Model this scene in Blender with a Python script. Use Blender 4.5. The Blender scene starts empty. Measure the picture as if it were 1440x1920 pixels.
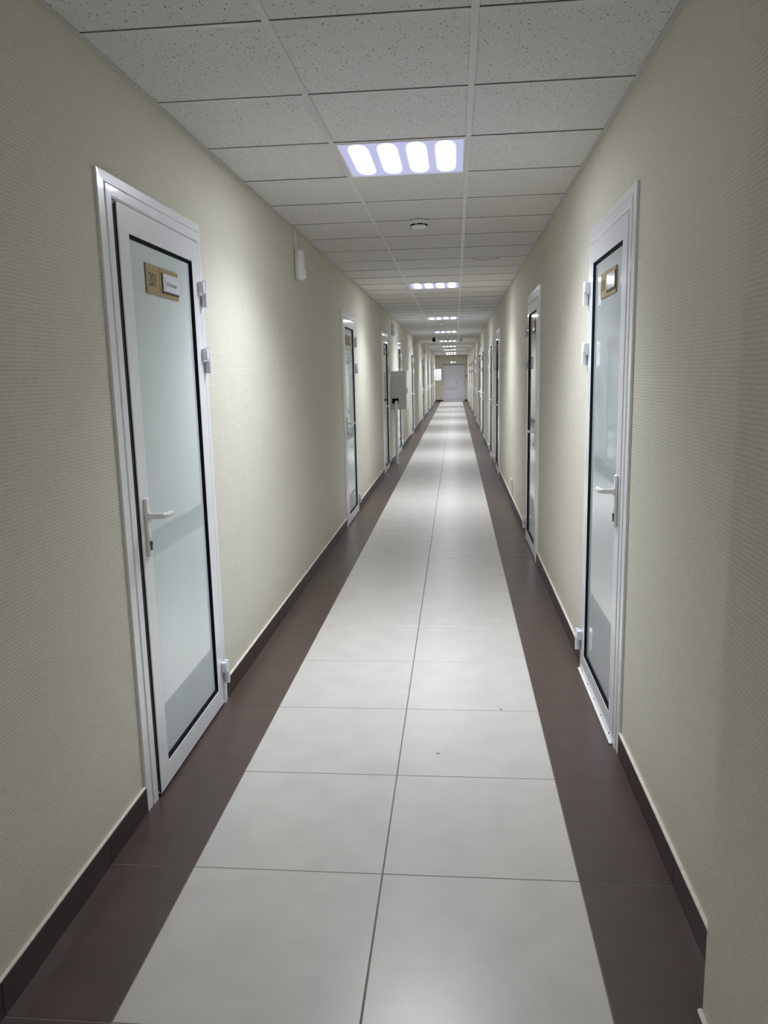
import bpy, bmesh, math, random
from mathutils import Vector, Matrix
random.seed(7)
PI = math.pi
scene = bpy.context.scene
COL = scene.collection

# ---------------------------------------------------------------- camera
cam_d = bpy.data.cameras.new('camera')
cam = bpy.data.objects.new('camera', cam_d); COL.objects.link(cam)
cam_d.sensor_fit = 'VERTICAL'; cam_d.sensor_height = 36.0; cam_d.sensor_width = 27.0
cam_d.lens = 1447.6 / 1920 * 36.0
cam_d.clip_start = 0.05; cam_d.clip_end = 120
R_ = Vector((0.9956027, 0.0910937, -0.0218470))
U_ = Vector((0.0055302, 0.1756557, 0.9844361))
F_ = Vector((-0.0935135, 0.9802280, -0.1743795))
m4 = Matrix.Identity(4)
for i in range(3):
    m4[i][0] = R_[i]; m4[i][1] = U_[i]; m4[i][2] = -F_[i]
m4[0][3], m4[1][3], m4[2][3] = 0.2346, 0.0, 1.5213
cam.matrix_world = m4
scene.camera = cam

# ---------------------------------------------------------------- world, exposure
w = bpy.data.worlds.new('world'); scene.world = w; w.use_nodes = True
w.node_tree.nodes['Background'].inputs[0].default_value = (0.5, 0.55, 0.6, 1)
w.node_tree.nodes['Background'].inputs[1].default_value = 0.02
vs = scene.view_settings
vs.view_transform = 'Standard'; vs.look = 'None'; vs.gamma = 1.0; vs.use_curve_mapping = False
vs.exposure = 0.12
scene.cycles.max_bounces = 10
scene.cycles.diffuse_bounces = 6
TUBE_STRENGTH = 17.0
LAMP_WATTS = 21.0
LAMP_SPREAD = 124.0
PANEL_STRENGTH = 0.72
LIGHT_ROWS = [-8, 2, 11, 20, 28, 37, 45, 52, 60, 65]     # ceiling modules that hold a light

# ---------------------------------------------------------------- dimensions (metres)
XL, XR = -0.880, 0.884          # wall faces
BL, BR = -0.870, 0.872          # baseboard faces
ZC = 2.531                      # underside of the ceiling grid
Y0, Y1 = -5.4, 44.0             # near and far ends of the corridor
YC = 2.403                      # a ceiling cross joint; module 0.6
T1, T2 = -0.3048, 0.2952        # main runners
YF = 1.5477                     # a floor joint; module 0.6
PIER_X, PIER_Y = 0.781, 1.578   # pier on the right, beside the camera
CASE_H, CASE_W = 2.178, 0.98
DOORS_L = [2.447, 7.645, 11.855, 14.81, 19.32, 25.98, 30.47, 34.3, 38.05]
DOORS_R = [2.950, 6.155, 11.59, 13.70, 17.95, 20.25, 24.2, 27.85, 31.5, 35.5]

# ---------------------------------------------------------------- materials
def new_mat(name):
    m = bpy.data.materials.new(name); m.use_nodes = True
    nt = m.node_tree
    return m, nt, nt.nodes['Principled BSDF'], nt.nodes, nt.links

def plain(name, col, rough=0.5, metal=0.0, noise=0.0, nscale=20.0, spec=None, coat=0.0, bump=0.0):
    m, nt, b, N, L = new_mat(name)
    b.inputs['Roughness'].default_value = rough
    b.inputs['Metallic'].default_value = metal
    if spec is not None: b.inputs['Specular IOR Level'].default_value = spec
    if coat: b.inputs['Coat Weight'].default_value = coat; b.inputs['Coat Roughness'].default_value = 0.05
    g = N.new('ShaderNodeNewGeometry')
    t = N.new('ShaderNodeTexNoise'); t.inputs['Scale'].default_value = nscale; t.inputs['Detail'].default_value = 4
    L.new(g.outputs['Position'], t.inputs['Vector'])
    r = N.new('ShaderNodeMapRange')
    r.inputs[1].default_value = 0.3; r.inputs[2].default_value = 0.7
    r.inputs[3].default_value = 1 - noise; r.inputs[4].default_value = 1 + noise
    L.new(t.outputs['Fac'], r.inputs[0])
    mx = N.new('ShaderNodeVectorMath'); mx.operation = 'SCALE'
    mx.inputs[0].default_value = col[:3]
    L.new(r.outputs[0], mx.inputs['Scale'])
    L.new(mx.outputs[0], b.inputs['Base Color'])
    if bump:
        bp = N.new('ShaderNodeBump'); bp.inputs['Strength'].default_value = bump; bp.inputs['Distance'].default_value = 0.002
        L.new(t.outputs['Fac'], bp.inputs['Height']); L.new(bp.outputs[0], b.inputs['Normal'])
    return m

def wallpaper():
    m, nt, b, N, L = new_mat('ribbed_wallpaper')
    b.inputs['Roughness'].default_value = 0.72
    b.inputs['Specular IOR Level'].default_value = 0.25
    g = N.new('ShaderNodeNewGeometry')
    wv = N.new('ShaderNodeTexWave'); wv.wave_type = 'BANDS'; wv.bands_direction = 'Z'; wv.wave_profile = 'SIN'
    wv.inputs['Scale'].default_value = 2 * PI / 20 / 0.0105
    wv.inputs['Distortion'].default_value = 2.2; wv.inputs['Detail'].default_value = 2
    wv.inputs['Detail Scale'].default_value = 1.6
    L.new(g.outputs['Position'], wv.inputs['Vector'])
    n1 = N.new('ShaderNodeTexNoise'); n1.inputs['Scale'].default_value = 140; n1.inputs['Detail'].default_value = 3
    mp = N.new('ShaderNodeMapping'); mp.inputs['Scale'].default_value = (1, 0.35, 1.6)
    L.new(g.outputs['Position'], mp.inputs['Vector']); L.new(mp.outputs[0], n1.inputs['Vector'])
    n2 = N.new('ShaderNodeTexNoise'); n2.inputs['Scale'].default_value = 9; n2.inputs['Detail'].default_value = 5
    L.new(g.outputs['Position'], n2.inputs['Vector'])
    def madd(a, k, c):
        q = N.new('ShaderNodeMath'); q.operation = 'MULTIPLY_ADD'; q.inputs[1].default_value = k
        L.new(a, q.inputs[0])
        if isinstance(c, float): q.inputs[2].default_value = c
        else: L.new(c, q.inputs[2])
        return q.outputs[0]
    s = madd(wv.outputs['Fac'], 0.13, 0.76)
    s = madd(n1.outputs['Fac'], 0.28, s)
    s = madd(n2.outputs['Fac'], 0.08, s)
    mx = N.new('ShaderNodeVectorMath'); mx.operation = 'SCALE'; mx.inputs[0].default_value = (0.66, 0.632, 0.538)
    L.new(s, mx.inputs['Scale']); L.new(mx.outputs[0], b.inputs['Base Color'])
    bp = N.new('ShaderNodeBump'); bp.inputs['Strength'].default_value = 0.35; bp.inputs['Distance'].default_value = 0.0012
    L.new(madd(n1.outputs['Fac'], 0.7, wv.outputs['Fac']), bp.inputs['Height']); L.new(bp.outputs[0], b.inputs['Normal'])
    return m

def fissured():
    m, nt, b, N, L = new_mat('mineral_ceiling_tile')
    b.inputs['Roughness'].default_value = 0.9; b.inputs['Specular IOR Level'].default_value = 0.1
    g = N.new('ShaderNodeNewGeometry')
    n0 = N.new('ShaderNodeTexNoise'); n0.inputs['Scale'].default_value = 25; n0.inputs['Detail'].default_value = 2
    L.new(g.outputs['Position'], n0.inputs['Vector'])
    ad = N.new('ShaderNodeVectorMath'); ad.operation = 'MULTIPLY_ADD'
    L.new(n0.outputs['Color'], ad.inputs[0]); ad.inputs[1].default_value = (0.02, 0.02, 0.02)
    L.new(g.outputs['Position'], ad.inputs[2])
    def vor(scale, thr, keep):
        v = N.new('ShaderNodeTexVoronoi'); v.inputs['Scale'].default_value = scale
        mp = N.new('ShaderNodeMapping'); mp.inputs['Scale'].default_value = (1.0, 0.55, 1.0)
        L.new(ad.outputs[0], mp.inputs['Vector']); L.new(mp.outputs[0], v.inputs['Vector'])
        lt = N.new('ShaderNodeMath'); lt.operation = 'LESS_THAN'; lt.inputs[1].default_value = thr
        L.new(v.outputs['Distance'], lt.inputs[0])
        sp = N.new('ShaderNodeSeparateColor'); L.new(v.outputs['Color'], sp.inputs[0])
        k = N.new('ShaderNodeMath'); k.operation = 'LESS_THAN'; k.inputs[1].default_value = keep
        L.new(sp.outputs[0], k.inputs[0])
        q = N.new('ShaderNodeMath'); q.operation = 'MULTIPLY'; L.new(lt.outputs[0], q.inputs[0]); L.new(k.outputs[0], q.inputs[1])
        return q.outputs[0]
    a = vor(78, 0.17, 0.72); c = vor(170, 0.22, 0.70)
    mxm = N.new('ShaderNodeMath'); mxm.operation = 'MAXIMUM'; L.new(a, mxm.inputs[0])
    hf = N.new('ShaderNodeMath'); hf.operation = 'MULTIPLY'; hf.inputs[1].default_value = 0.55; L.new(c, hf.inputs[0])
    L.new(hf.outputs[0], mxm.inputs[1])
    mix = N.new('ShaderNodeMix'); mix.data_type = 'RGBA'
    mix.inputs['A'].default_value = (0.71, 0.695, 0.69, 1); mix.inputs['B'].default_value = (0.20, 0.19, 0.18, 1)
    L.new(mxm.outputs[0], mix.inputs['Factor']); L.new(mix.outputs['Result'], b.inputs['Base Color'])
    bp = N.new('ShaderNodeBump'); bp.inputs['Strength'].default_value = 0.4; bp.inputs['Distance'].default_value = 0.002; bp.invert = True
    L.new(mxm.outputs[0], bp.inputs['Height']); L.new(bp.outputs[0], b.inputs['Normal'])
    return m

def emit(name, col, strength):
    m = bpy.data.materials.new(name); m.use_nodes = True
    nt = m.node_tree; nt.nodes.clear()
    e = nt.nodes.new('ShaderNodeEmission'); o = nt.nodes.new('ShaderNodeOutputMaterial')
    e.inputs[0].default_value = (*col, 1); e.inputs[1].default_value = strength
    nt.links.new(e.outputs[0], o.inputs[0])
    return m

def tube_mat():
    # glowing tube behind the prismatic sheet: brightest along its axis, dimmer to the rim
    m = emit('tube_glow', (0.90, 0.95, 1.0), TUBE_STRENGTH)
    nt = m.node_tree; N = nt.nodes; L = nt.links
    e = [n for n in N if n.type == 'EMISSION'][0]
    tc = N.new('ShaderNodeTexCoord')
    mp = N.new('ShaderNodeMapping'); mp.inputs['Location'].default_value = (-1, -1, 0); mp.inputs['Scale'].default_value = (2, 2, 0)
    L.new(tc.outputs['Generated'], mp.inputs['Vector'])
    sp = N.new('ShaderNodeSeparateXYZ'); L.new(mp.outputs[0], sp.inputs[0])
    def pw(x, p):
        a = N.new('ShaderNodeMath'); a.operation = 'ABSOLUTE'; L.new(x, a.inputs[0])
        q = N.new('ShaderNodeMath'); q.operation = 'POWER'; q.inputs[1].default_value = p; L.new(a.outputs[0], q.inputs[0]); return q.outputs[0]
    ad = N.new('ShaderNodeMath'); ad.operation = 'ADD'; L.new(pw(sp.outputs[0], 2.0), ad.inputs[0]); L.new(pw(sp.outputs[1], 7.0), ad.inputs[1])
    mr = N.new('ShaderNodeMapRange'); mr.interpolation_type = 'SMOOTHSTEP'
    mr.inputs[1].default_value = 0.05; mr.inputs[2].default_value = 1.0
    mr.inputs[3].default_value = 1.0; mr.inputs[4].default_value = 0.0
    L.new(ad.outputs[0], mr.inputs[0])
    pq = N.new('ShaderNodeMath'); pq.operation = 'POWER'; pq.inputs[1].default_value = 4.0; L.new(mr.outputs[0], pq.inputs[0])
    pm = N.new('ShaderNodeMath'); pm.operation = 'MULTIPLY_ADD'; pm.inputs[1].default_value = TUBE_STRENGTH * 1.6; pm.inputs[2].default_value = PANEL_STRENGTH
    L.new(pq.outputs[0], pm.inputs[0]); L.new(pm.outputs[0], e.inputs[1])
    mc = N.new('ShaderNodeMix'); mc.data_type = 'RGBA'; mc.inputs['A'].default_value = (0.66, 0.68, 1.0, 1); mc.inputs['B'].default_value = (0.90, 0.95, 1.0, 1)
    L.new(pq.outputs[0], mc.inputs['Factor']); L.new(mc.outputs['Result'], e.inputs[0])
    return m

M = {}
M['wall'] = wallpaper()
M['tile_c'] = fissured()
M['grid'] = plain('painted_grid_metal', (0.66, 0.655, 0.65), 0.30, noise=0.03)
M['angle'] = plain('grey_wall_angle', (0.52, 0.52, 0.51), 0.4, noise=0.03)
M['card'] = plain('reflection_grey_card', (0.46, 0.42, 0.39), 0.12, noise=0.02)  # dark reflection in the glossy cover is put into this card grey
M['cream'] = plain('cream_porcelain', (0.635, 0.605, 0.57), 0.30, noise=0.05, nscale=7, spec=0.5)
M['brown'] = plain('brown_porcelain', (0.090, 0.063, 0.054), 0.34, noise=0.10, nscale=9, spec=0.5)
M['grout'] = plain('grey_grout', (0.235, 0.203, 0.178), 0.9, noise=0.15, nscale=60)
M['base'] = plain('dark_baseboard_tile', (0.040, 0.026, 0.022), 0.33, noise=0.12, nscale=9)
M['caulk'] = plain('white_caulk', (0.84, 0.80, 0.73), 0.7, noise=0.10, nscale=40, bump=0.3)
M['white'] = plain('white_powder_coat', (0.90, 0.91, 0.95), 0.30, noise=0.015, coat=0.5, spec=0.8)
M['hinge'] = plain('hinge_white', (0.84, 0.84, 0.88), 0.28, noise=0.02)
M['handle'] = plain('handle_white', (0.88, 0.88, 0.87), 0.25, noise=0.02)
M['glass'] = plain('frosted_blue_glass', (0.74, 0.83, 0.85), 0.012, noise=0.01, nscale=2, spec=0.9, coat=1.0)
M['black'] = plain('black_rubber', (0.005, 0.005, 0.009), 0.6, spec=0.1)
M['edge_shade'] = plain('edge_shade_grey', (0.17, 0.175, 0.18), 0.5, spec=0.2)  # grey painted for the shade in the door reveal
M['dark'] = plain('dark_metal', (0.03, 0.03, 0.03), 0.4)
M['gold'] = plain('brushed_gold_plate', (0.37, 0.28, 0.135), 0.42, metal=0.15, noise=0.06, nscale=70, spec=0.35)
M['ink'] = plain('dark_print', (0.035, 0.028, 0.022), 0.5)
M['paper'] = plain('white_card', (0.74, 0.73, 0.80), 0.25, noise=0.02)
M['greyink'] = plain('grey_print', (0.30, 0.29, 0.33), 0.6)
M['plastic'] = plain('white_plastic', (0.85, 0.85, 0.86), 0.35, noise=0.02)
M['cab'] = plain('grey_cabinet_paint', (0.68, 0.70, 0.70), 0.38, noise=0.02)
M['cab_door'] = plain('white_cabinet_paint', (0.86, 0.87, 0.92), 0.30, noise=0.02)
M['lens'] = plain('grey_lens', (0.55, 0.56, 0.58), 0.2)
M['pink'] = plain('pale_pink_plastic', (0.66, 0.52, 0.52), 0.4)
M['slab'] = plain('plenum_concrete', (0.10, 0.10, 0.10), 0.9, noise=0.1)
M['edoor'] = plain('grey_white_door_paint', (0.68, 0.70, 0.77), 0.4, noise=0.02)
M['bronze'] = plain('brown_plaque', (0.12, 0.075, 0.05), 0.4)
M['panel'] = emit('lit_prismatic_sheet', (0.66, 0.68, 1.0), PANEL_STRENGTH)
M['tube'] = tube_mat()
M['exit'] = emit('lit_exit_symbol', (0.95, 1.0, 0.98), 1.6)
M['exit_dim'] = emit('lit_exit_sheet', (0.55, 0.62, 0.66), 0.45)

# ---------------------------------------------------------------- helpers
class MB:
    def __init__(s): s.v = []; s.f = []
    def quad(s, *p):
        i = len(s.v); s.v += [tuple(q) for q in p]; s.f.append(tuple(range(i, i + len(p))))
    def box(s, x0, x1, y0, y1, z0, z1, c=0.0):
        if c <= 0:
            i = len(s.v)
            s.v += [(x0,y0,z0),(x1,y0,z0),(x1,y1,z0),(x0,y1,z0),(x0,y0,z1),(x1,y0,z1),(x1,y1,z1),(x0,y1,z1)]
            s.f += [tuple(i + k for k in q) for q in ((3,2,1,0),(4,5,6,7),(0,1,5,4),(1,2,6,5),(2,3,7,6),(3,0,4,7))]
        else:
            bm = bmesh.new(); bmesh.ops.create_cube(bm, size=1)
            for q in bm.verts:
                q.co = Vector((x0 + (q.co.x + .5) * (x1 - x0), y0 + (q.co.y + .5) * (y1 - y0), z0 + (q.co.z + .5) * (z1 - z0)))
            bmesh.ops.bevel(bm, geom=list(bm.edges), offset=c, segments=1 if c < 0.006 else 3, profile=0.5, affect='EDGES')
            s.add_bm(bm)
    def add_bm(s, bm):
        bm.verts.index_update(); i = len(s.v)
        s.v += [tuple(q.co) for q in bm.verts]
        s.f += [tuple(i + q.index for q in f.verts) for f in bm.faces]
        bm.free()
    def cyl(s, p0, p1, r0, r1=None, n=16, cap=True):
        r1 = r0 if r1 is None else r1
        p0, p1 = Vector(p0), Vector(p1); d = (p1 - p0).normalized()
        a = d.orthogonal().normalized(); b = d.cross(a); i = len(s.v)
        for p, r in ((p0, r0), (p1, r1)):
            for k in range(n):
                t = 2 * PI * k / n; s.v.append(tuple(p + (a * math.cos(t) + b * math.sin(t)) * r))
        for k in range(n):
            k2 = (k + 1) % n; s.f.append((i + k, i + k2, i + n + k2, i + n + k))
        if cap:
            s.f.append(tuple(i + k for k in reversed(range(n)))); s.f.append(tuple(i + n + k for k in range(n)))
    def tube(s, pts, r, n=10):
        pts = [Vector(p) for p in pts]; rr = r if isinstance(r, (list, tuple)) else [r] * len(pts)
        i = len(s.v); ref = None
        for j, p in enumerate(pts):
            d = (pts[min(j + 1, len(pts) - 1)] - pts[max(j - 1, 0)]).normalized()
            if ref is None: ref = d.orthogonal().normalized()
            ref = (ref - d * ref.dot(d)).normalized(); b = d.cross(ref)
            for k in range(n):
                t = 2 * PI * k / n; s.v.append(tuple(p + (ref * math.cos(t) + b * math.sin(t)) * rr[j]))
        for j in range(len(pts) - 1):
            for k in range(n):
                k2 = (k + 1) % n
                s.f.append((i + j * n + k, i + j * n + k2, i + (j + 1) * n + k2, i + (j + 1) * n + k))
        s.f.append(tuple(i + k for k in reversed(range(n)))); s.f.append(tuple(i + (len(pts) - 1) * n + k for k in range(n)))
    def lathe(s, prof, n=24, origin=(0, 0, 0)):
        ox, oy, oz = origin; i = len(s.v)
        for r, z in prof:
            for k in range(n):
                t = 2 * PI * k / n; s.v.append((ox + r * math.cos(t), oy + r * math.sin(t), oz + z))
        for j in range(len(prof) - 1):
            for k in range(n):
                k2 = (k + 1) % n; s.f.append((i + j * n + k, i + j * n + k2, i + (j + 1) * n + k2, i + (j + 1) * n + k))
        s.f.append(tuple(i + (len(prof) - 1) * n + k for k in range(n)))
    def mapped(s, fn, flip=False):
        q = MB(); q.v = [fn(*p) for p in s.v]; q.f = [tuple(reversed(f)) if flip else f for f in s.f]; return q
    def mesh(s, name, mat, smooth=False):
        me = bpy.data.meshes.new(name); me.from_pydata(s.v, [], s.f); me.materials.append(mat)
        bm = bmesh.new(); bm.from_mesh(me); bmesh.ops.recalc_face_normals(bm, faces=bm.faces); bm.to_mesh(me); bm.free()
        me.update()
        if smooth:
            me.shade_smooth()
            me.set_sharp_from_angle(angle=math.radians(38))
        return me

def link(name, data, parent=None, loc=None):
    o = bpy.data.objects.new(name, data); COL.objects.link(o)
    if parent: o.parent = parent
    if loc is not None: o.location = loc
    return o
def obj(name, mb, mat, parent=None, loc=None, smooth=False):
    return link(name, mb.mesh(name, mat, smooth), parent, loc)
def tag(o, label, cat, group=None):
    o['label'] = label; o['category'] = cat
    if group: o['group'] = group
    return o
def struct(o, label=None):
    o['kind'] = 'structure'
    if label: o['label'] = label
    return o
def thing(name, label, cat, loc=(0, 0, 0), group=None):
    return tag(link(name, None, None, loc), label, cat, group)
def copy_tree(o, parent=None):
    c = o.copy(); COL.objects.link(c)
    if parent: c.parent = parent
    for ch in o.children: copy_tree(ch, c)
    return c

# ---------------------------------------------------------------- walls with door openings
def wall_side(name, xf, sgn, doors, label):
    mb = MB(); x0, x1 = (xf - 0.12, xf) if sgn > 0 else (xf, xf + 0.12)
    y = Y0
    for d in doors:
        a, b = d + 0.03, d + CASE_W - 0.02
        mb.box(x0, x1, y, a, 0, 2.72); mb.box(x0, x1, a, b, CASE_H - 0.03, 2.72); y = b
    mb.box(x0, x1, y, Y1 + 0.12, 0, 2.72)
    return struct(obj(name, mb, M['wall']), label)
wall_side('wall_left', XL, 1, DOORS_L, 'left corridor wall in ribbed beige wallpaper')
wall_side('wall_right', XR, -1, DOORS_R, 'right corridor wall in ribbed beige wallpaper')
mb = MB(); mb.box(XL, XR, Y1, Y1 + 0.12, 0, 2.72); struct(obj('wall_far', mb, M['wall']), 'beige end wall of the corridor around the double door')
mb = MB(); mb.box(XL, XR, Y0 - 0.12, Y0, 0, 2.72); struct(obj('wall_near', mb, M['wall']), 'wall behind the camera')
mb = MB(); mb.box(PIER_X, XR - 0.0005, Y0 + 0.0005, PIER_Y, 0, 2.72, 0.003); struct(obj('pillar', mb, M['wall']), 'wallpapered pier at the right edge beside the camera')

# ---------------------------------------------------------------- floor: grout bed and tiles
mb = MB(); mb.box(XL - 0.12, XR + 0.12, Y0 - 0.1, Y1 + 0.12, -0.06, -0.0012)
floor = struct(obj('floor', mb, M['grout']), 'corridor floor of cream tiles with brown borders')
JN = 0.0016
cols = [(-0.6 + JN, -0.0026, 'cream'), (0.0026, 0.6 - JN, 'cream'), (BL - 0.008, -0.6 - JN, 'brown'), (0.6 + JN, BR + 0.010, 'brown')]
tile_mesh = {}
for ci, (a, b, k) in enumerate(cols):
    t = MB(); t.box(a, b, JN, 0.6 - JN, -0.008, 0.0, 0.0009); tile_mesh[ci] = t
rows = range(-12, 71)
rest = {'cream': MB(), 'brown': MB()}
shared = {ci: t.mesh('floor_tile', M[cols[ci][2]]) for ci, t in tile_mesh.items()}
for r in rows:
    y = YF + 0.6 * r
    for ci, (a, b, k) in enumerate(cols):
        if -1 <= r <= 20:
            o = link('tile', shared[ci], floor, (0, y, random.uniform(-0.0002, 0.0002)))
        else:
            y2 = min(y + 0.6 - JN, Y1)
            if y + JN < y2: rest[k].box(a, b, y + JN, y2, -0.008, 0.0)
for k in rest:
    o = obj('%s_tiles' % k, rest[k], M[k], floor); o['kind'] = 'stuff'

# ---------------------------------------------------------------- baseboards
def spans(doors, lo, hi):
    y = lo; out = []
    for d in doors:
        if d > y: out.append((y, d))
        y = d + CASE_W
    out.append((y, hi)); return out
def baseboard(name, xw, xf, sp, label, along='y', h=0.090):
    core = MB(); cl = MB(); far = MB(); pieces = []
    sg = 1 if xf > xw else -1
    for a, b in sp:
        def bx(m, u0, u1, d0, d1, z0, z1, c=0.0):
            p, q = sorted((xw + sg * d0, xw + sg * d1))
            if along == 'y': m.box(p, q, u0, u1, z0, z1, c)
            else: m.box(u0, u1, p, q, z0, z1, c)
        T = abs(xf - xw)
        bx(core, a, b, 0.0, T - 0.002, 0, h - 0.001)
        bx(cl, a, b, 0.0, T - 0.0003, h - 0.0005, h + 0.010, 0.003)
        k0 = math.floor((a - YF) / 0.6)
        y = YF + 0.6 * k0
        while y < b:
            u0, u1 = max(a, y + 0.001), min(b, y + 0.599)
            if u1 - u0 > 0.01:
                if 0.8 < u1 and u0 < 14.5 or along == 'x':
                    t = MB(); bx(t, u0, u1, 0.002, T, 0.001, h - 0.0005, 0.0007); pieces.append(t)
                else: bx(far, u0, u1, 0.002, T, 0.001, h - 0.0005)
            y += 0.6
    root = struct(obj(name, core, M['grout']), label)
    obj('caulk_strip', cl, M['caulk'], root)
    for t in pieces: obj('tile', t, M['base'], root)
    if far.v:
        o = obj('baseboard_tiles', far, M['base'], root); o['kind'] = 'stuff'
baseboard('baseboard_left', XL, BL, spans(DOORS_L, Y0, Y1), 'dark brown tiled baseboard along the left wall')
baseboard('baseboard_right', XR, BR, spans(DOORS_R, PIER_Y, Y1), 'dark brown tiled baseboard along the right wall')
baseboard('baseboard_near', PIER_X, PIER_X - 0.012, [(Y0, PIER_Y)], 'dark brown baseboard of the pier at the right edge')
baseboard('baseboard_far', Y1, Y1 - 0.012, [(BL, -0.48), (0.735, BR)], 'dark brown baseboard either side of the end door', along='x')

# ---------------------------------------------------------------- suspended ceiling
mb = MB(); mb.box(XL - 0.12, XR + 0.12, Y0 - 0.1, Y1 + 0.12, 2.66, 2.72)
ceiling = struct(obj('ceiling', mb, M['slab']), 'suspended ceiling of speckled mineral tiles')
FL = 0.0025      # flange drop below the tiles
def bar(m, x0, x1, y0, y1):   # inverted T: flange and web
    m.box(x0, x1, y0, y1, ZC, ZC + 0.0015, 0.0)
    if (x1 - x0) < (y1 - y0): xm = (x0 + x1) / 2; m.box(xm - .001, xm + .001, y0, y1, ZC + .0014, ZC + .036)
    else: ym = (y0 + y1) / 2; m.box(x0, x1, ym - .001, ym + .001, ZC + .0014, ZC + .036)
for t in (T1, T2):
    mb = MB(); bar(mb, t - 0.0115, t + 0.0115, Y0, Y1); obj('main_runner', mb, M['grid'], ceiling)
for a, b in ((XL, XL + 0.019), (XR - 0.019, XR)):
    mb = MB(); mb.box(a, b, Y0, Y1, ZC - 0.001, ZC + 0.0015)
    xa = a if a < 0 else b - 0.001
    mb.box(xa, xa + 0.001, Y0, Y1, ZC, ZC + 0.022); obj('wall_angle', mb, M['angle'], ceiling)
ccols = [(XL + 0.003, T1 - 0.003), (T1 + 0.003, T2 - 0.003), (T2 + 0.003, XR - 0.003)]
tcols = [(XL + 0.019, T1 - 0.0115), (T1 + 0.0115, T2 - 0.0115), (T2 + 0.0115, XR - 0.019)]
sh_t = []
for a, b in ccols:
    t = MB(); t.box(a, b, 0.009, 0.5885, ZC + FL, ZC + FL + 0.014, 0.001); sh_t.append(t.mesh('ceiling_tile', M['tile_c']))
sh_c = []
for a, b in tcols:
    t = MB(); bar(t, a, b, -0.008, 0.013); sh_c.append(t.mesh('cross_tee', M['grid']))
rt, rc = MB(), MB()
for r in range(-13, 69):
    y = YC + 0.6 * r
    for ci in range(3):
        lit = ci == 1 and r in LIGHT_ROWS
        near = -3 <= r <= 21
        if not lit and y + 0.55 < Y1:
            if near:
                link('tile', sh_t[ci], ceiling, (0, y, random.uniform(0, 0.0012)))
            else: rt.box(*ccols[ci], y + 0.009, y + 0.5885, ZC + FL, ZC + FL + 0.014)
        elif not lit and y < Y1: rt.box(*ccols[ci], y + 0.009, Y1, ZC + FL, ZC + FL + 0.014)
        if near:
            o = link('cross_tee', sh_c[ci], ceiling, (0, y, random.uniform(-0.0003, 0.0002)))
        elif y + .02 < Y1: bar(rc, *tcols[ci], y - 0.008, y + 0.013)
o = obj('mineral_tiles', rt, M['tile_c'], ceiling); o['kind'] = 'stuff'
o = obj('cross_tees', rc, M['grid'], ceiling); o['kind'] = 'stuff'

# ---------------------------------------------------------------- doors
LH = 2.086; U0, U1, V0 = 0.100, 0.925, 0.012          # leaf rectangle
HINGE_U, HINGE_W = 0.9265, 0.032
def ring(rect, prof, closed=True, kn=1.0, kf=1.0, kt=1.0):
    # sweep a (inset, w) profile round a rectangle; open = three sides down to the floor
    u0, u1, v0, v1 = rect; m = MB(); loops = []
    for d, w_ in prof:
        if closed: loops.append([(u0 + d, v0 + d, w_), (u0 + d, v1 - d, w_), (u1 - d, v1 - d, w_), (u1 - d, v0 + d, w_)])
        else: loops.append([(u0 + d * kn, v0, w_), (u0 + d * kn, v1 - d * kt, w_), (u1 - d * kf, v1 - d * kt, w_), (u1 - d * kf, v0, w_)])
    for i in range(len(loops) - 1):
        A, B = loops[i], loops[i + 1]
        for k in range(4 if closed else 3):
            k2 = (k + 1) % 4; m.quad(A[k], A[k2], B[k2], B[k])
    if not closed:
        for k in (0, 3): m.f.append(()) if False else None
    return m
def uvw_box(m, u0, u1, v0, v1, w0, w1, c=0.0): m.box(u0, u1, v0, v1, w0, w1, c)

def text_mesh(body, size, depth, mat, name):
    cu = bpy.data.curves.new(name, 'FONT'); cu.body = body; cu.size = size; cu.extrude = depth
    cu.align_x = 'LEFT'; cu.resolution_u = 3
    o = bpy.data.objects.new(name, cu); COL.objects.link(o)
    dg = bpy.context.evaluated_depsgraph_get(); dg.update()
    me = bpy.data.meshes.new_from_object(o.evaluated_get(dg)); me.name = name
    bpy.data.objects.remove(o); bpy.data.curves.remove(cu)
    me.materials.clear(); me.materials.append(mat)
    return me

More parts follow.
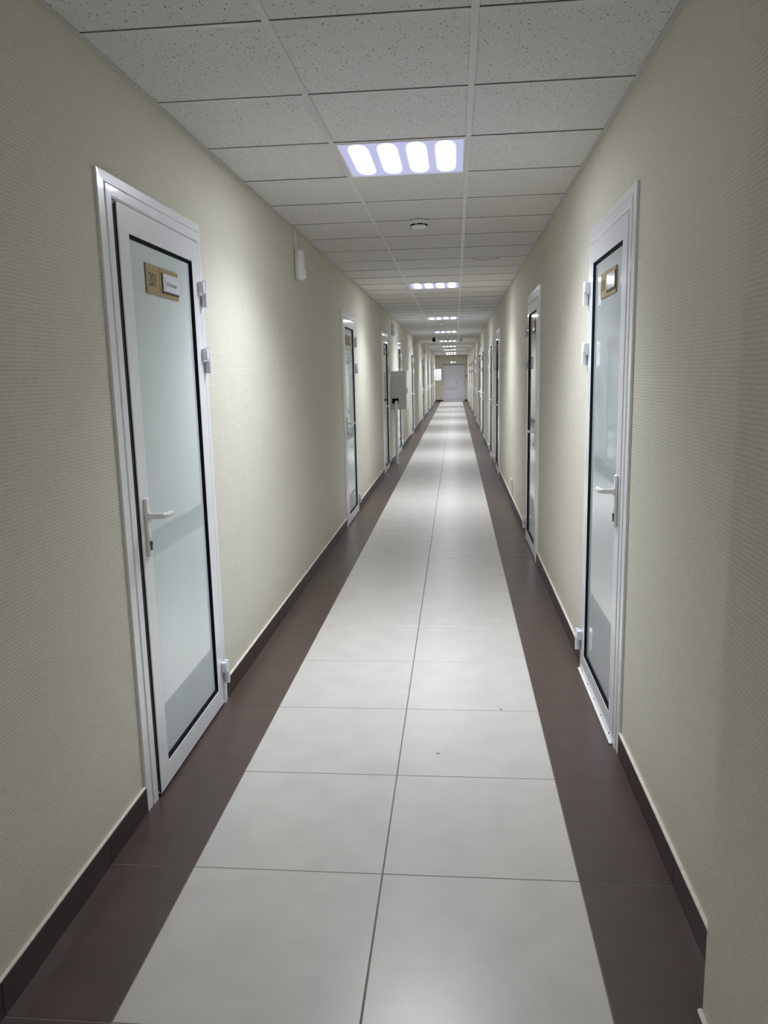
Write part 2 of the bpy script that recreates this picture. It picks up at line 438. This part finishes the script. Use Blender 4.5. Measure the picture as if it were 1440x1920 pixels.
PLU0, PLU1, PLV0, PLV1 = 0.335, 0.668, 1.832, 1.938    # name plate on the glass (in casing coordinates)
def make_door(side):
    """parts in local coordinates: x out of the wall into the corridor (sign by side), y along it, z up"""
    s = 1 if side == 'L' else -1
    fn = lambda u, v, w_: (s * w_, u, v)
    P = lambda name, m, mat, par, smooth=False: obj(name, m.mapped(fn), mat, par, None, smooth)
    root = link('door_1', None)
    fr = ring((0, CASE_W, 0, CASE_H), [(0, 0.0002), (0, .010), (.42, .011), (.44, .004), (.49, .004), (.51, .014), (.90, .0145), (.985, .011), (1.0, .004), (1.0, -.020), (0.86, -.0205), (0.86, -.09)], False, .094, .050, .074)
    P('door_frame', fr, M['white'], root)
    # leaf pivots about the hinge axis so that one can stand ajar
    leaf = P('leaf', ring((U0, U1, V0, V0 + LH), [(0, -.034), (0, .012), (.0025, .015), (.086, .015), (.089, .0125), (.089, -.034)]), M['white'], root)
    P('gasket', ring((U0, U1, V0, V0 + LH), [(.0885, .0135), (.0905, .0135), (.0985, .0035), (.1005, .002), (.1005, -.02)]), M['black'], leaf)
    g = MB(); g.box(U0 + .0985, U1 - .0985, V0 + .0985, V0 + LH - .0985, -.010, .0018); P('glass', g, M['glass'], leaf)
    e = MB(); e.box(U0 - .0015, U0 + .0005, V0 + .01, V0 + LH - .01, -.033, .0085); P('edge_shade_strip', e, M['edge_shade'], leaf)  # dark strip added so the leaf's edge face looks shaded
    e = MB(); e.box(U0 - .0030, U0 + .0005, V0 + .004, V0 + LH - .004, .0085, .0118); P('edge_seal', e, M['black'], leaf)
    h = MB()
    uvw_box(h, U0 + .028, U0 + .060, .905, 1.115, .015, .027, .004); hp = P('handle', h, M['handle'], root)
    l = MB(); l.cyl((U0 + .044, 1.050, .026), (U0 + .044, 1.050, .034), .017, .015, 18)
    pts = [(U0 + .044, 1.050, .030), (U0 + .044, 1.050, .060), (U0 + .047, 1.050, .071), (U0 + .056, 1.050, .078), (U0 + .075, 1.049, .080), (U0 + .115, 1.047, .079), (U0 + .150, 1.045, .074), (U0 + .166, 1.0445, .066)]
    l.tube(pts, [.0105, .0105, .0105, .0105, .0105, .0100, .0092, .0075], 12)
    P('lever', l, M['handle'], hp, True)
    k = MB(); k.cyl((U0 + .044, .952, .026), (U0 + .044, .952, .031), .0085, None, 14); uvw_box(k, U0 + .0395, U0 + .0485, .928, .950, .026, .0305)
    P('keyhole', k, M['dark'], hp)
    for z in (1.828, 1.546, 0.108):
        m = MB(); r = .0125
        m.cyl((HINGE_U, z + .056, HINGE_W), (HINGE_U, z + .108, HINGE_W), r, None, 18)
        m.cyl((HINGE_U, z + .108, HINGE_W), (HINGE_U, z + .1105, HINGE_W), r * .8, None, 18)
        uvw_box(m, HINGE_U - .034, HINGE_U - .004, z + .058, z + .106, .0155, .040, .002)
        hg = P('hinge', m, M['hinge'], root, True)
        m = MB(); m.cyl((HINGE_U, z, HINGE_W), (HINGE_U, z + .0535, HINGE_W), r, None, 18)
        uvw_box(m, HINGE_U + .001, HINGE_U + .022, z + .004, z + .050, .0130, .030, .002)
        P('barrel', m, M['hinge'], hg, True)
    pl = MB(); uvw_box(pl, PLU0, PLU1, PLV0, PLV1, .0018, .0075, .0008)
    plate = P('name_plate', pl, M['gold'], root)
    # number field on the reader's left, card holder on the right
    L = lambda a, b: (PLU0 + a, PLU0 + b) if side == 'L' else (PLU1 - b, PLU1 - a)
    c = MB(); a, b = L(.150, .330); uvw_box(c, a, b, PLV0 + .014, PLV0 + .088, .0075, .0105, .0008); P('card_holder', c, M['ink'], plate)
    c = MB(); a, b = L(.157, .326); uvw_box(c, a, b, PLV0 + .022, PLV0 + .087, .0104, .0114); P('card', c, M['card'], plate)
    c = MB(); a, b = L(.1285, .1300); uvw_box(c, a, b, PLV0, PLV1, .0073, .0078); P('joint_line', c, M['ink'], plate)
    return root

def put_text(plate, side, body, size, a, v, wpos, mat, name, sx=1.0):
    me = text_mesh(body, size, .0004, mat, name)
    s = 1 if side == 'L' else -1
    for q in me.vertices:
        u, vv, w_ = q.co.x * sx, q.co.y, q.co.z
        q.co = (s * (wpos + w_), (PLU0 + a + u) if side == 'L' else (PLU1 - a - u), PLV0 + v + vv)
    return link(name, me, plate)

names_l = ['white aluminium glass door left ajar with gold number plate, nearest on the left',
           'second white framed glass door on the left, past the first wall siren',
           'third white framed glass door on the left, just before the grey cabinet',
           'white framed glass door on the left right behind the grey cabinet',
           'fifth white framed glass door on the left wall',
           'sixth white framed glass door on the left wall',
           'seventh white framed glass door on the left wall',
           'eighth white framed glass door on the left wall',
           'last white framed glass door on the left wall']
names_r = ['white aluminium glass door with gold plate, nearest on the right',
           'second white framed glass door on the right, before the wall socket',
           'third white framed glass door on the right, just past the wall socket',
           'fourth white framed glass door on the right wall', 'fifth white framed glass door on the right wall',
           'sixth white framed glass door on the right wall', 'seventh white framed glass door on the right wall',
           'eighth white framed glass door on the right wall', 'ninth white framed glass door on the right wall',
           'last white framed glass door on the right wall']
num = 1
for side, ys, xw, nm in (('L', DOORS_L, XL, names_l), ('R', DOORS_R, XR, names_r)):
    proto = make_door(side)
    roots = [proto] + [copy_tree(proto) for _ in ys[1:]]
    for r, y, lb in zip(roots, ys, nm):
        r.location = (xw, y, 0); r.name = 'door_%d' % num; num += 1; struct(r, lb)
    plate = [c for c in proto.children if c.name.startswith('name_plate')][0]
    if side == 'L':
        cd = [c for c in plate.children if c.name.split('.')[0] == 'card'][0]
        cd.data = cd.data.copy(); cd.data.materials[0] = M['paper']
        put_text(plate, 'L', '201', .068, .020, .029, .0076, M['ink'], 'number', .76)
        put_text(plate, 'L', 'ООО «ПакЛайн»', .0200, .190, .044, .0115, M['greyink'], 'lettering', .72)
        lg = MB()
        for (a, b, c, d) in ((.163, .172, .068, .071), (.171, .174, .052, .070), (.165, .183, .046, .049), (.172, .180, .036, .039), (.163, .181, .028, .030), (.180, .182, .055, .064), (.163, .165, .030, .040)):
            lg.box(PLU0 + a, PLU0 + b, PLV0 + c, PLV0 + d, .0114, .0118)
        obj('logo', lg.mapped(lambda u, v, w_: (w_, u, v)), M['greyink'], plate)
        # the nearest door stands slightly ajar: turn leaf, glass, handle and plate about the hinge line
        ang = math.radians(0.55)
        piv = Vector((HINGE_W * 0.3, HINGE_U, 0))
        mt = Matrix.Translation(piv) @ Matrix.Rotation(ang, 4, 'Z') @ Matrix.Translation(-piv)
        for c in proto.children:
            if c.name.split('.')[0] in ('leaf', 'handle', 'name_plate'): c.matrix_local = mt
        # latch faceplate on the edge of the ajar leaf
        lp = MB(); lp.box(-.026, .004, U0 - .0028, U0 - .0010, .86, 1.16)
        lf = [c for c in proto.children if c.name.startswith('leaf')][0]
        obj('latch_plate', lp, M['bronze'], lf)
    else:
        put_text(plate, 'R', '218', .068, .020, .029, .0076, M['ink'], 'number', .76)
        # screwed weather strip at the foot of this leaf
        st = MB(); st.box(-.028, -.012, U0 - .01, U1 + .01, .003, .006); st.box(-.016, -.013, U0 - .01, U1 + .01, .003, .026)
        so = obj('sill_strip', st, M['handle'], proto)
        for i in range(5):
            sc = MB(); q = U0 + .06 + i * .175; sc.cyl((-.016, q, .017), (-.0185, q, .017), .0045, .003, 10); obj('screw', sc, M['dark'], so)

# end door: double leaf with panels
ED = link('door_20', None, None, (0, Y1, 0)); struct(ED, 'pale grey double door closing the far end of the corridor')
mb = MB(); EX0, EX1, EXM, EH = -0.48, 0.735, 0.40, 2.0
mb.box(EX0, EX0 + .05, -.03, 0, 0, EH, .004); mb.box(EX1 - .05, EX1, -.03, 0, 0, EH, .004); mb.box(EX0 + .05, EX1 - .05, -.03, 0, EH - .05, EH, .004)
obj('door_frame', mb, M['edoor'], ED)
for a, b in ((EX0 + .052, EXM - .002), (EXM + .006, EX1 - .052)):
    mb = MB(); mb.box(a, b, -.035, 0, .010, EH - .052, .002); lf = obj('leaf', mb, M['edoor'], ED)
    wd = .07 if b - a > .4 else .06
    for z0, z1 in ((.10, .62), (.78, EH - .16)):
        pn = MB()
        for (p, q, e) in ((a + wd, b - wd, 0), (a + wd + .03, b - wd - .03, 1)):
            if e == 0:
                pn.box(p, p + .02, -.052, -.034, z0, z1, .003); pn.box(q - .02, q, -.052, -.034, z0, z1, .003)
                pn.box(p + .02, q - .02, -.052, -.034, z0, z0 + .02, .003); pn.box(p + .02, q - .02, -.044, -.034, z1 - .02, z1, .003)
            elif q - p > .03: pn.box(p + .01, q - .01, -.047, -.034, z0 + .04, z1 - .04, .004)
        obj('panel', pn, M['edoor'], lf)
mb = MB(); mb.tube([(EX0 + .13, -.085, .70), (EXM - .06, -.085, .70)], .012); mb.box(EX0 + .10, EX0 + .14, -.095, -.034, .67, .73, .003); mb.box(EXM - .09, EXM - .03, -.095, -.034, .66, .74, .003)
obj('push_bar', mb, M['lens'], ED)
mb = MB(); mb.tube([(EXM - .13, -.036, .95), (EXM - .15, -.09, 1.0), (EXM - .10, -.09, 1.10), (EXM - .05, -.036, 1.12)], .012); obj('handle', mb, M['lens'], ED, None, True)
mb = MB(); mb.cyl((EXM - .07, -.035, .88), (EXM - .07, -.05, .88), .03); obj('lock', mb, M['lens'], ED)
mb = MB(); mb.box(EX0 - .02, EX1 + .02, -.022, 0, EH, EH + .035, .003); obj('head_shadow', mb, M['bronze'], ED)  # brown strip standing in for the shadow line above the door

# ---------------------------------------------------------------- ceiling lights
def make_light():
    root = link('ceiling_light', None)
    X0, X1, A, B = T1 + .0125, T2 - .0125, .013, .592
    m = MB()
    for q in ((X0, X0 + .008, A, B), (X1 - .008, X1, A, B), (X0 + .008, X1 - .008, A, A + .008), (X0 + .008, X1 - .008, B - .008, B)):
        m.box(q[0], q[1], q[2], q[3], ZC - .0015, ZC + .05)
    m.box(X0, X1, A, B, ZC + .05, ZC + .054)
    obj('frame', m, M['plastic'], root)
    m = MB(); m.box(X0 + .008, X1 - .008, A + .008, B - .008, ZC + .002, ZC + .006); obj('diffuser', m, M['panel'], root)
    W = X1 - X0
    for k in range(4):
        cx = X0 + W * (.155 + .23 * k); m = MB(); n = 28
        ra, rb = .060, .284; cy = (A + B) / 2
        i = 0; m.v.append((cx, cy, ZC + .0006))
        for j in range(n):
            t = 2 * PI * j / n; ct, st_ = math.cos(t), math.sin(t)
            m.v.append((cx + ra * math.copysign(abs(ct) ** .9, ct), cy + rb * math.copysign(abs(st_) ** .55, st_), ZC + .0018))
        for j in range(n): m.f.append((0, 1 + (j + 1) % n, 1 + j))
        # thin rim back to the sheet
        for j in range(n):
            v = m.v[1 + j]; m.v.append((v[0], v[1], ZC + .0025))
        for j in range(n):
            j2 = (j + 1) % n; m.f.append((1 + j, 1 + j2, 1 + n + j2, 1 + n + j))
        obj('tube', m, M['tube'], root)
    la = bpy.data.lights.new('lamp', 'AREA'); la.shape = 'SQUARE'; la.size = .55; la.energy = LAMP_WATTS
    la.color = (.865, .92, 1.0); la.spread = math.radians(LAMP_SPREAD)
    link('lamp', la, root, ((X0 + X1) / 2, (A + B) / 2, ZC - .004))
    return root
lab = ['square four-tube ceiling light behind the camera',
       'square four-tube ceiling light nearest the camera, largest in view', 'second square ceiling light from the camera', 'third square ceiling light from the camera',
       'fourth square ceiling light from the camera', 'fifth ceiling light, crossed by the dark dot of a detector', 'sixth square ceiling light from the camera',
       'seventh square ceiling light from the camera', 'eighth ceiling light, second from the end wall', 'ninth and last ceiling light next to the end wall']
proto = make_light()
for i, r in enumerate(LIGHT_ROWS):
    o = proto if i == 0 else copy_tree(proto)
    o.location = (0, YC + .6 * r, 0); tag(o, lab[i], 'ceiling light', 'recessed ceiling lights')

# ---------------------------------------------------------------- smoke detectors
def make_detector():
    root = link('smoke_detector', None)
    m = MB(); m.lathe([(.050, 0), (.054, -.004), (.054, -.014), (.050, -.017), (.0, -.017)], 28); obj('base', m, M['plastic'], root, None, True)
    m = MB(); m.lathe([(.044, -.016), (.046, -.022), (.044, -.036), (.034, -.045), (.018, -.048), (.001, -.0485)], 28); d = obj('dome', m, M['plastic'], root, None, True)
    m = MB()
    for k in range(6):
        t = 2 * PI * k / 6 - PI / 2 + .2; 
        for e in (-.30, -.15, 0, .15, .30):
            c, s_ = math.cos(t + e), math.sin(t + e); m.box(c * .0445 - .0065, c * .0445 + .0065, s_ * .0445 - .0065, s_ * .0445 + .0065, -.031, -.025)
    obj('vent_slots', m, M['black'], d)
    return root
det = [(-.004, 5.40, 'round white smoke detector on the joint beyond the nearest light'), (-.05, 15.63, 'round smoke detector just past the third ceiling light'),
       (.0, 23.5, 'round smoke detector seen dark against the fifth ceiling light'), (.0, 32.1, 'round smoke detector seen dark against the seventh ceiling light'), (.0, 39.5, 'round smoke detector seen dark against the last ceiling light')]
proto = make_detector()
for i, (x, y, lb) in enumerate(det):
    o = proto if i == 0 else copy_tree(proto)
    o.location = (x, y, ZC); o.scale = (1.12, 1.12, 1.12); tag(o, lb, 'smoke detector', 'ceiling smoke detectors')

# dome cameras on the ceiling
for x, y, mat, lb in ((-.374, 22.3, 'black', 'small black dome camera hanging under the ceiling on the left'), (.384, 22.6, 'lens', 'small grey dome hanging under the ceiling on the right')):
    t = thing('dome_camera', lb, 'camera', (x, y, ZC), 'ceiling domes')
    m = MB(); m.lathe([(.045, 0), (.045, -.03), (.036, -.036), (.0, -.036)], 20); obj('mount', m, M['plastic' if mat == 'lens' else 'dark'], t, None, True)
    m = MB(); m.lathe([(.034, -.035), (.044, -.055), (.046, -.075), (.038, -.10), (.02, -.112), (.001, -.115)], 20); obj('dome', m, M[mat], t, None, True)

# ---------------------------------------------------------------- sirens on the left wall
def make_siren(mat='plastic', duct=True, lens=True, name='wall_siren'):
    root = link(name, None)                                  # origin on the wall face at the body's centre
    m = MB(); m.box(.0, .062, -.05, .05, -.105, .105, .026); obj('body', m, M[mat], root, None, True)
    m = MB(); m.box(.030, .070, -.040, .040, -.092, -.030, .012); obj('lens', m, M['plastic' if mat == 'plastic' else 'lens'], root, None, True)
    if duct:
        m = MB(); m.box(.0, .013, -.009, .009, .100, ZC - 2.295, .001); obj('cable_duct', m, M['plastic'], root)
    return root
for y, z, mat, duct, lens, lb in ((5.55, 2.295, 'plastic', True, False, 'white wall siren with a cable duct to the ceiling, nearest on the left wall'),
                              (13.82, 2.295, 'plastic', True, False, 'white oval wall siren above the grey cabinet'),
                              (21.2, 2.31, 'pink', False, False, 'pale pink siren high on the left wall past the fifth door'),
                              (28.2, 2.33, 'plastic', False, False, 'small white siren far along the left wall')):
    o = make_siren(mat, duct, lens); o.location = (XL, y, z); tag(o, lb, 'siren', 'wall sirens')

# ---------------------------------------------------------------- electrical cabinet and its pipe
cb = thing('electrical_cabinet', 'grey metal electrical cabinet on the left wall with a hole for the pipe', 'cabinet', (XL, 13.5, .93))
D, Wd, Hh = .245, .62, .655
m = MB()
hx0, hx1, hz0, hz1 = .010, .125, .100, .190        # hole in the near face
m.box(0, hx0, 0, .002, 0, Hh); m.box(hx1, D, 0, .002, 0, Hh); m.box(hx0, hx1, 0, .002, 0, hz0); m.box(hx0, hx1, 0, .002, hz1, Hh)
m.box(0, D, Wd - .002, Wd, 0, Hh); m.box(0, .002, .002, Wd - .002, 0, Hh); m.box(.002, D, .002, Wd - .002, 0, .002); m.box(.002, D, .002, Wd - .002, Hh - .002, Hh)
m.box(.002, .20, .07, .075, .05, .30)
obj('body', m, M['cab'], cb)
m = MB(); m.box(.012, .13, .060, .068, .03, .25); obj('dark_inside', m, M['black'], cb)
m = MB(); m.box(D - .002, D + .020, -.004, Wd + .004, -.006, Hh + .004, .005); dr = obj('door', m, M['cab_door'], cb)
m = MB(); m.box(D + .020, D + .030, .03, .06, .28, .36, .003); obj('latch', m, M['dark'], dr)
pp = thing('cable_pipe', 'white plastic pipe rising from the floor into the grey cabinet', 'pipe', (-.795, 13.40, 0))
m = MB(); pts = [(0, 0, .0), (0, 0, .98)]
for k in range(1, 8):
    t = PI / 2 * k / 7; pts.append((0, .075 * (1 - math.cos(t)), .98 + .075 * math.sin(t)))
pts.append((0, .097, 1.055))
m.tube(pts, .029, 18); obj('pipe', m, M['plastic'], pp, None, True)
m = MB(); m.cyl((0, 0, .955), (0, 0, 1.0), .034, None, 20); obj('collar', m, M['plastic'], pp, None, True)
m = MB(); m.cyl((0, 0, 0), (0, 0, .02), .042, .036, 20); obj('foot', m, M['plastic'], pp, None, True)

b2 = thing('wall_box', 'white fire hose box on the left wall near the end door', 'box', (XL, 42.0, 1.18))
m = MB(); m.box(0, .32, 0, .6, 0, .60, .004); obj('body', m, M['cab_door'], b2)
m = MB(); m.box(.32, .336, .005, .595, .005, .595, .004); dr = obj('door', m, M['cab_door'], b2)
m = MB(); m.box(.336, .345, .05, .075, .27, .33, .002); obj('latch', m, M['dark'], dr)

# ---------------------------------------------------------------- far wall: exit sign and plaque
t = thing('exit_sign', 'small lit exit sign on the end wall above the double door', 'sign', (.10, Y1, 2.155))
m = MB(); m.box(-.16, .16, -.035, 0, -.06, .06, .004); obj('housing', m, M['plastic'], t)
m = MB(); m.box(-.15, .15, -.037, -.034, -.05, .05); obj('sheet', m, M['exit_dim'], t)
m = MB(); m.box(-.145, -.06, -.0385, -.036, -.04, .04); m.box(-.04, .13, -.0385, -.036, -.008, .008)
m.quad((.10, -.0385, -.03), (.145, -.0385, 0), (.10, -.0385, .03)); obj('symbol', m, M['exit'], t)
t = thing('door_plaque', 'small brown plaque on the end wall right of the double door', 'sign', (.815, Y1, 1.39))
m = MB(); m.box(-.05, .05, -.010, 0, -.035, .035, .002); obj('plate', m, M['bronze'], t)
m = MB(); m.box(-.042, .042, -.0115, -.0095, -.028, .028, .0004); obj('face', m, M['gold'], t)

# ---------------------------------------------------------------- small things
t = thing('wall_socket', 'white wall socket low on the right wall with a thin wire below', 'socket', (XR, 9.0, .27))
m = MB(); m.box(-.020, 0, -.040, .040, -.040, .040, .006); obj('cover', m, M['plastic'], t, None, True)
m = MB(); m.lathe([(.026, 0), (.026, .004), (.022, .004), (.020, -.004), (.0, -.004)], 20)
obj('insert', m.mapped(lambda x, y, z: (-.020 - z, y, x)), M['plastic'], t, None, True)
m = MB(); m.tube([(-.004, -.02, -.035), (-.004, -.025, -.08), (-.004, -.015, -.12), (-.004, -.02, -.17)], .003, 8); obj('wire', m, M['lens'], t)
m = MB(); pts = []
for k in range(17):
    u = k / 16; pts.append((.38 + .255 * u, 7.215 + .012 * math.sin(u * PI), ZC + .001 - .020 * math.sin(u * PI) ** .8 if 0 < u < 1 else ZC + .001))
m.tube(pts, .0032, 8); tag(obj('loose_cable', m, M['lens'], None, None, True), 'thin grey cable sagging below the ceiling joint on the right', 'cable')
for (x, y, r, lb) in ((.155, 2.93, .008, 'dark dirt speck on the cream floor level with the nearest doors'), (.433, 3.36, .006, 'smaller dirt speck on the cream floor nearer the right border')):
    m = MB(); n = 9; ring_ = []
    m.v.append((0, 0, .0016))
    for k in range(n):
        a = 2 * PI * k / n; q = r * random.uniform(.6, 1.2); m.v.append((q * 1.2 * math.cos(a), q * .8 * math.sin(a), 0))
    for k in range(n): m.f.append((0, 1 + k, 1 + (k + 1) % n))
    m.f.append(tuple(range(n, 0, -1)))
    tag(obj('dirt_speck', m, M['dark'], None, (x, y, .0003)), lb, 'speck', 'specks on the floor')
